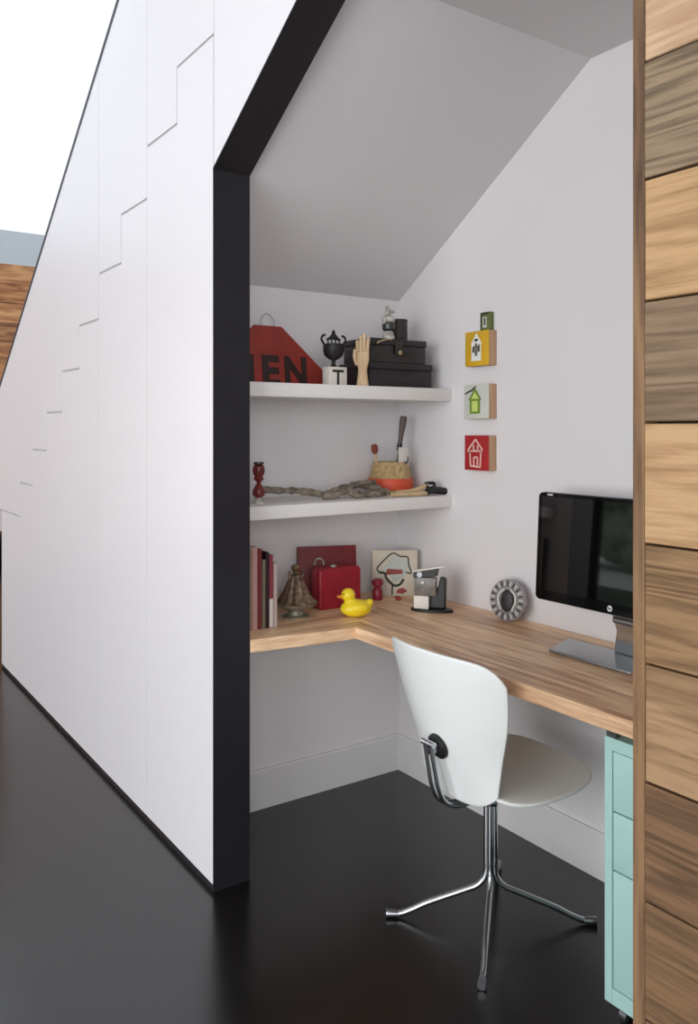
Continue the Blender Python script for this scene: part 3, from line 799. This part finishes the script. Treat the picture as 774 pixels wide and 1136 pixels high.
jr = T('wicker_pot', 'tan wicker pot with orange-red band, holding brushes', 'pot', (-.325, .920, ZL))
P('pot_body', lathe(B(), [(0, 0), (.086, 0), (.088, .006), (.087, .03), (.080, .078), (.072, .118), (.070, .124), (.066, .124), (.068, .116), (.075, .078), (.080, .02), (0, .012)], 36, flute=18, famp=.012), M['basket'], jr)
P('red_band', lathe(B(), [(.0895, .016), (.0915, .020), (.0895, .056), (.0872, .060)], 36), M['redband'], jr)
br = T('paint_brush', 'dark-handled paint brush standing upright in the wicker pot', 'brush', (-.300, .915, ZL + .016), rz=0)
br.rotation_euler = (math.radians(-7), math.radians(4), 0)
P('shaft', tube(B(), [(0, 0, 0), (0, 0, .155)], .004, 10), M['brush'], br)
P('ferrule', tube(B(), [(0, 0, .155), (0, 0, .183)], [.010, .011], 14), M['blackplastic'], br)
P('handle', tube(B(), [(0, .0, .183), (0, .0, .215), (0, 0, .262), (0, 0, .288), (0, 0, .292)], [.009, .010, .0145, .0145, .008], 14), M['brush'], br)
tg = T('label_card', 'white card with a black hooked mark standing in the wicker pot', 'card', (-.262, .935, ZL + .10), rz=0.1)
P('card', rbox(-.002, .002, -.026, .026, 0, .082, .001), M['cardwhite'], tg)
P('black_mark', tube(B(), smooth([(.003, .020, .048), (.003, .021, .030), (.003, .012, .020), (.003, .0, .022)], 4), [.0015 + .0003 * i for i in range(13)], 8), M['blackplastic'], tg)
sk = T('rust_brush', 'short rust-coloured brush leaning in the wicker pot, left of the dark one', 'brush', (-.33, .870, ZL + .018))
sk.rotation_euler = (math.radians(9), 0, 0)
P('handle', tube(B(), [(0, 0, 0), (0, 0, .14)], .005, 10), M['tan'], sk)
P('head', tube(B(), [(0, 0, .14), (0, 0, .150), (0, 0, .170), (0, 0, .178)], [.007, .013, .014, .008], 12), M['rust'], sk)
# garden shears: tan handles, black blades
shr = T('hand_shears', 'open hand shears with tan handles and black tips at the shelf right end', 'shears', (-.140, .928, ZL))
p = smooth([(-.012, -.135, .010), (-.01, -.11, .009), (.0, -.04, .009), (.005, .02, .010)], 4)
P('handle', tube(B(), p, .0085, 10), M['tan'], shr)
p = smooth([(-.03, -.10, .016), (-.015, -.04, .020), (-.005, .0, .030), (-.008, .03, .042)], 4)
P('handle', tube(B(), p, [.007] * 6 + [.009] * 7, 10), M['tan'], shr)
p = smooth([(.005, .015, .012), (.0, .045, .020), (.004, .075, .018), (.012, .115, .014), (.012, .128, .013)], 4)
P('blade', tube(B(), p, [.010, .012, .013, .014, .015, .015, .015, .014, .014, .014, .013, .013, .012, .011, .010, .008, .006], 12), M['blackplastic'], shr)
p = smooth([(.0, .03, .028), (-.006, .022, .044), (-.006, .045, .047), (-.002, .060, .046), (0, .062, .036), (0, .050, .026)], 3)
P('blade', tube(B(), p, .0065, 10), M['blackplastic'], shr)

# ================================================================== things on the desk
books = [(.150, .166, .268, (62, 56, 50), 'dark grey-brown book at the left end of the row, by the black jamb'),
         (.167, .186, .272, (150, 132, 112), 'tan book, second from the black jamb in the row'),
         (.187, .207, .270, (196, 152, 146), 'pale pink tall book in the row on the desk'),
         (.208, .223, .262, (122, 42, 42), 'dark red book just right of the pale pink one'),
         (.224, .237, .226, (120, 116, 96), 'grey-green shorter book in the middle of the row'),
         (.238, .250, .250, (44, 22, 26), 'near-black maroon book right of the grey-green one'),
         (.251, .265, .240, (142, 58, 72), 'rose-maroon book with white lower spine'),
         (.267, .281, .212, (192, 172, 168), 'short pale book at the right end of the row')]
for (ya, yb, h_, col, lab) in books:
    o = T('book', lab, 'book', (-.105, (ya + yb) / 2, ZD), group='books standing at the left of the desk')
    wy = (yb - ya) / 2; d_ = .165
    bm = B()
    box(bm, -d_, -.001, -wy, -wy + .0018, 0, h_); box(bm, -d_, -.001, wy - .0018, wy, 0, h_)
    pass
    prism(bm, [(-.003, -wy), (0.001, -wy * .8), (.0025, 0), (.001, wy * .8), (-.003, wy)], 2, 0, h_)
    cv = mat('book_cover', col, .5, var=.08, scale=30)
    P('cover', bm, cv, o)
    P('pages', box(B(), -d_ + .004, -.003, -wy + .0018, wy - .0018, .003, h_ - .003), M['cardwhite'], o)
    if 'white lower' in lab:
        P('spine_label', prism(B(), [(-.002, -wy * .98), (.0014, -wy * .82), (.0030, 0), (.0014, wy * .82), (-.002, wy * .98)], 2, .001, .095), M['cardwhite'], o)
# bronze cone ornament
cn = T('bell_ornament', 'fluted bronze cone-shaped ornament on a wide footed dish, beside the books', 'ornament', (-.20, .408, ZD))
P('foot', lathe(B(), [(0, 0), (.046, 0), (.047, .004), (.030, .010), (.026, .022), (.034, .032), (0, .034)], 32), M['saucer'], cn)
P('dish', lathe(B(), [(.03, .031), (.060, .036), (.076, .046), (.078, .051), (.070, .051), (.050, .046), (0, .044)], 36), M['saucer'], cn)
P('cone', lathe(B(), [(.070, .048), (.064, .056), (.052, .070), (.040, .092), (.030, .116), (.022, .136), (.016, .146), (0, .147)], 48, flute=12, famp=.07), M['bronze'], cn)
P('knob', lathe(B(), [(.010, .145), (.014, .150), (.008, .156), (.015, .164), (.017, .172), (.012, .181), (0, .184)], 20), M['bronze'], cn)
for s_ in (-1, 1):
    P('lug', tube(B(), smooth([(.004, s_ * .014, .132), (.004, s_ * .026, .142), (.004, s_ * .028, .154), (.004, s_ * .024, .162)], 4), .0045, 8), M['bronze'], cn)
# maroon board leaning on the wall
rp = T('maroon_folder', 'large maroon upright folder leaning on the shelf wall behind the red case', 'folder', (-.335, .632, ZD), rz=-.35)
P('board', rbox(-.010, 0, -.116, .114, 0, .212, .002), M['redpanel'], rp, rot=(0, math.radians(-6), 0))
P('badge', tube(B(), smooth([(.002, -.052, .142), (.003, -.046, .160), (.003, -.030, .166), (.003, -.018, .156), (.003, -.016, .140)], 4), .0035, 8), M['ceramic'], rp, rot=(0, math.radians(-6), 0))
# red leather case
rc = T('red_case', 'glossy deep red rounded case standing behind the yellow duck', 'case', (-.225, .614, ZD))
bm = prism(B(), rrect(-.090, .092, 0.0, .150, .020, 8), 0, -.062, 0)
P('case_body', bm, M['redcase'], rc, bevel=.006)
P('seam', prism(B(), rrect(-.0915, .0935, -.0, .1515, .021, 8), 0, -.034, -.029), M['pinkpot'], rc, bevel=.001)
P('handle_stud', lathe(B(), [(0, 0), (.012, 0), (.011, .005), (.004, .008), (0, .008)], 16, (-.030, -.012, .149)), M['ceramic'], rc)
# rubber duck
dk = T('rubber_duck', 'yellow rubber duck on the desk in front of the red case', 'duck', (-.075, .578, ZD), rz=-0.35)
bm = B()
ball(bm, (0, 0, .031), (.040, .056, .031), 28, 18)
ball(bm, (0, .044, .044), (.018, .022, .014), 18, 12, mtx=Matrix.Rotation(math.radians(35), 4, 'X'))
ball(bm, (0, -.018, .050), (.024, .024, .022), 20, 14)
ball(bm, (0, -.028, .078), (.0235, .0250, .0245), 24, 16)
o = P('body', bm, M['duck'], dk)
md = o.modifiers.new('blend', 'REMESH'); md.mode = 'VOXEL'; md.voxel_size = .0024; md.use_smooth_shade = True
md = o.modifiers.new('soft', 'SMOOTH'); md.iterations = 10; md.factor = .6
bm = B(); ball(bm, (0, -.056, .074), (.011, .014, .0045), 14, 8); ball(bm, (0, -.053, .070), (.009, .010, .003), 12, 8)
P('beak', bm, M['orange'], dk)
for s_ in (-1, 1):
    P('eye', ball(B(), (s_ * .013, -.0475, .084), .0032, 10, 8), M['blackplastic'], dk)
    P('wing', ball(B(), (s_ * .036, .006, .036), (.008, .028, .015), 16, 10), M['duck'], dk)
# painted canvas leaning across the corner
cvn = T('painted_canvas', 'square cream canvas with a dark house outline, leaning in the desk corner', 'painting', (-.290, .915, ZD), rz=math.radians(55.6))
cr = (math.radians(-5), 0, 0)
P('canvas_body', rbox(-.089, .089, 0, .016, 0, .178, .002), M['canvas'], cvn, rot=cr)
P('painted_house', prism(B(), [(-.030, .090), (-.050, .096), (-.010, .160), (.020, .146), (.048, .140), (.046, .090), (.030, .070), (.0, .050)], 1, -.0008, .0005), M['paintblue'], cvn, rot=cr)
P('painted_strip', prism(B(), [(-.040, .082), (.030, .086), (.030, .102), (-.030, .106)], 1, -.0014, .0005), M['paintred'], cvn, rot=cr)
p = smooth([(-.062, .096), (-.066, .112), (-.040, .140), (-.006, .168), (.022, .156), (.050, .150), (.054, .120), (.060, .092), (.040, .090)] and
           [(-.062, 0, .092), (-.070, 0, .108), (-.044, 0, .138), (-.008, 0, .167), (.022, 0, .154), (.050, 0, .152), (.055, 0, .120), (.064, 0, .090), (.044, 0, .092)], 4)
P('painted_outline', tube(B(), p, .003, 6), M['paintgreen'], cvn, rot=cr)
p = smooth([(-.062, 0, .092), (-.040, 0, .088), (-.034, 0, .070), (-.016, 0, .050), (.0, 0, .040), (.020, 0, .046), (.034, 0, .066)], 4)
P('painted_outline', tube(B(), p, .0052, 6), M['paintgreen'], cvn, rot=cr)
P('painted_trunk', tube(B(), [(-.010, 0, .048), (-.012, 0, .004)], .003, 6), M['paintgreen'], cvn, rot=cr)
P('painted_ground', prism(B(), [(.004, .012), (.030, .008), (.050, .020), (.030, .032), (.010, .026)], 1, -.0012, .0005), M['paintred'], cvn, rot=cr)
# crimson pot left of the canvas
tag(P('crimson_pot', lathe(B(), [(0, 0), (.018, 0), (.020, .006), (.020, .036), (.014, .046), (.015, .052), (.022, .060), (.022, .074), (.016, .080), (0, .080)], 20), M['pinkpot'], loc=(-.270, .815, ZD)),
    'small crimson waisted pot standing left of the painted canvas', 'pot')
# grey and black gadget on a dark base
gd = T('desk_gadget', 'grey and black upright gadget with a white block on a dark oval base', 'gadget', (.002, .858, ZD), rz=math.radians(38))
P('base', prism(B(), [(.078 * math.cos(a * PI / 16), .036 * math.sin(a * PI / 16)) for a in range(32)], 2, 0, .010), M['blackplastic'], gd, bevel=.002)
P('white_block', rbox(-.062, -.008, -.022, .010, .0102, .056, .002), M['cardwhite'], gd)
P('grey_front', rbox(-.062, .018, -.016, .006, .056, .122, .003), M['greypanel'], gd)
hb = prism(B(), [(-.064, .120), (.020, .128), (.026, .158), (-.064, .140)], 1, -.022, .008)
hdp = P('dark_head', hb, M['blackplastic'], gd, bevel=.002)
P('light_edge', prism(B(), [(-.066, .1405), (.028, .1585), (.052, .166), (.050, .169), (-.066, .145)], 1, -.023, .009), M['cardwhite'], hdp)
P('dial', ball(B(), (-.030, -.018, .104), (.006, .004, .006), 12, 8), M['white'], gd)
P('lens', lathe(B(), [(0, 0), (.010, 0), (.010, .004), (0, .004)], 20, mtx=Matrix.Translation((-.040, -.022, .133)) @ Matrix.Rotation(PI / 2, 4, 'X')), M['steel'], hdp)
bk = prism(B(), [(-.010, .010), (.048, .010), (.050, .118), (.030, .124), (.022, .086), (-.006, .070)], 1, .0, .030)
P('black_post', bk, M['blackplastic'], gd, bevel=.004)
# carved grey ring plaque leaning on the back wall
dc = T('carved_disc', 'round carved grey plaque with ribbed rim and dark centre, leaning on the wall', 'ornament', (.270, .975, ZD), rz=math.radians(12))
rotd = (math.radians(90 - 8), 0, 0)
zc_ = .0712
mm = Matrix.Translation((0, 0, zc_)) @ Matrix.Rotation(math.radians(82), 4, 'X')
P('rim', lathe(B(), [(0, -.012), (.066, -.012), (.0705, -.006), (.0705, .008), (.064, .014), (.048, .015), (.044, .009), (0, .009)], 48, mtx=mm), M['disc'], dc)
for k in range(30):
    a = 2 * PI * k / 30
    bm = B(); ball(bm, (0, 0, 0), (.0030, .0115, .0032), 8, 6)
    bmesh.ops.transform(bm, matrix=mm @ Matrix.Rotation(a, 4, 'Z') @ Matrix.Translation((0, .0565, .0150)), verts=bm.verts[:])
    P('rim_rib', bm, M['palegrey'] if k % 2 else M['discdk'], dc)
bm = B()
ball(bm, (0, 0, 0), (.027, .038, .010), 18, 10); bmesh.ops.transform(bm, matrix=mm @ Matrix.Translation((0, -.002, .010)), verts=bm.verts[:])
P('dark_centre', bm, M['discdk'], dc)
for s_ in (-1, 1):
    bm = B(); tube(bm, smooth([(s_ * .012, .036, .012), (s_ * .030, .020, .013), (s_ * .034, -.004, .013), (s_ * .022, -.034, .012)], 5), .0045, 8)
    bmesh.ops.transform(bm, matrix=mm, verts=bm.verts[:]); P('carved_scroll', bm, M['palegrey'], dc)
# small red trinket in front of the canvas
tag(P('red_trinket', ball(B(), (0, 0, .009), (.016, .010, .009), 16, 10), M['paintred'], loc=(-.215, .872, ZD)),
    'small dull red pebble-like trinket lying at the foot of the canvas', 'trinket')
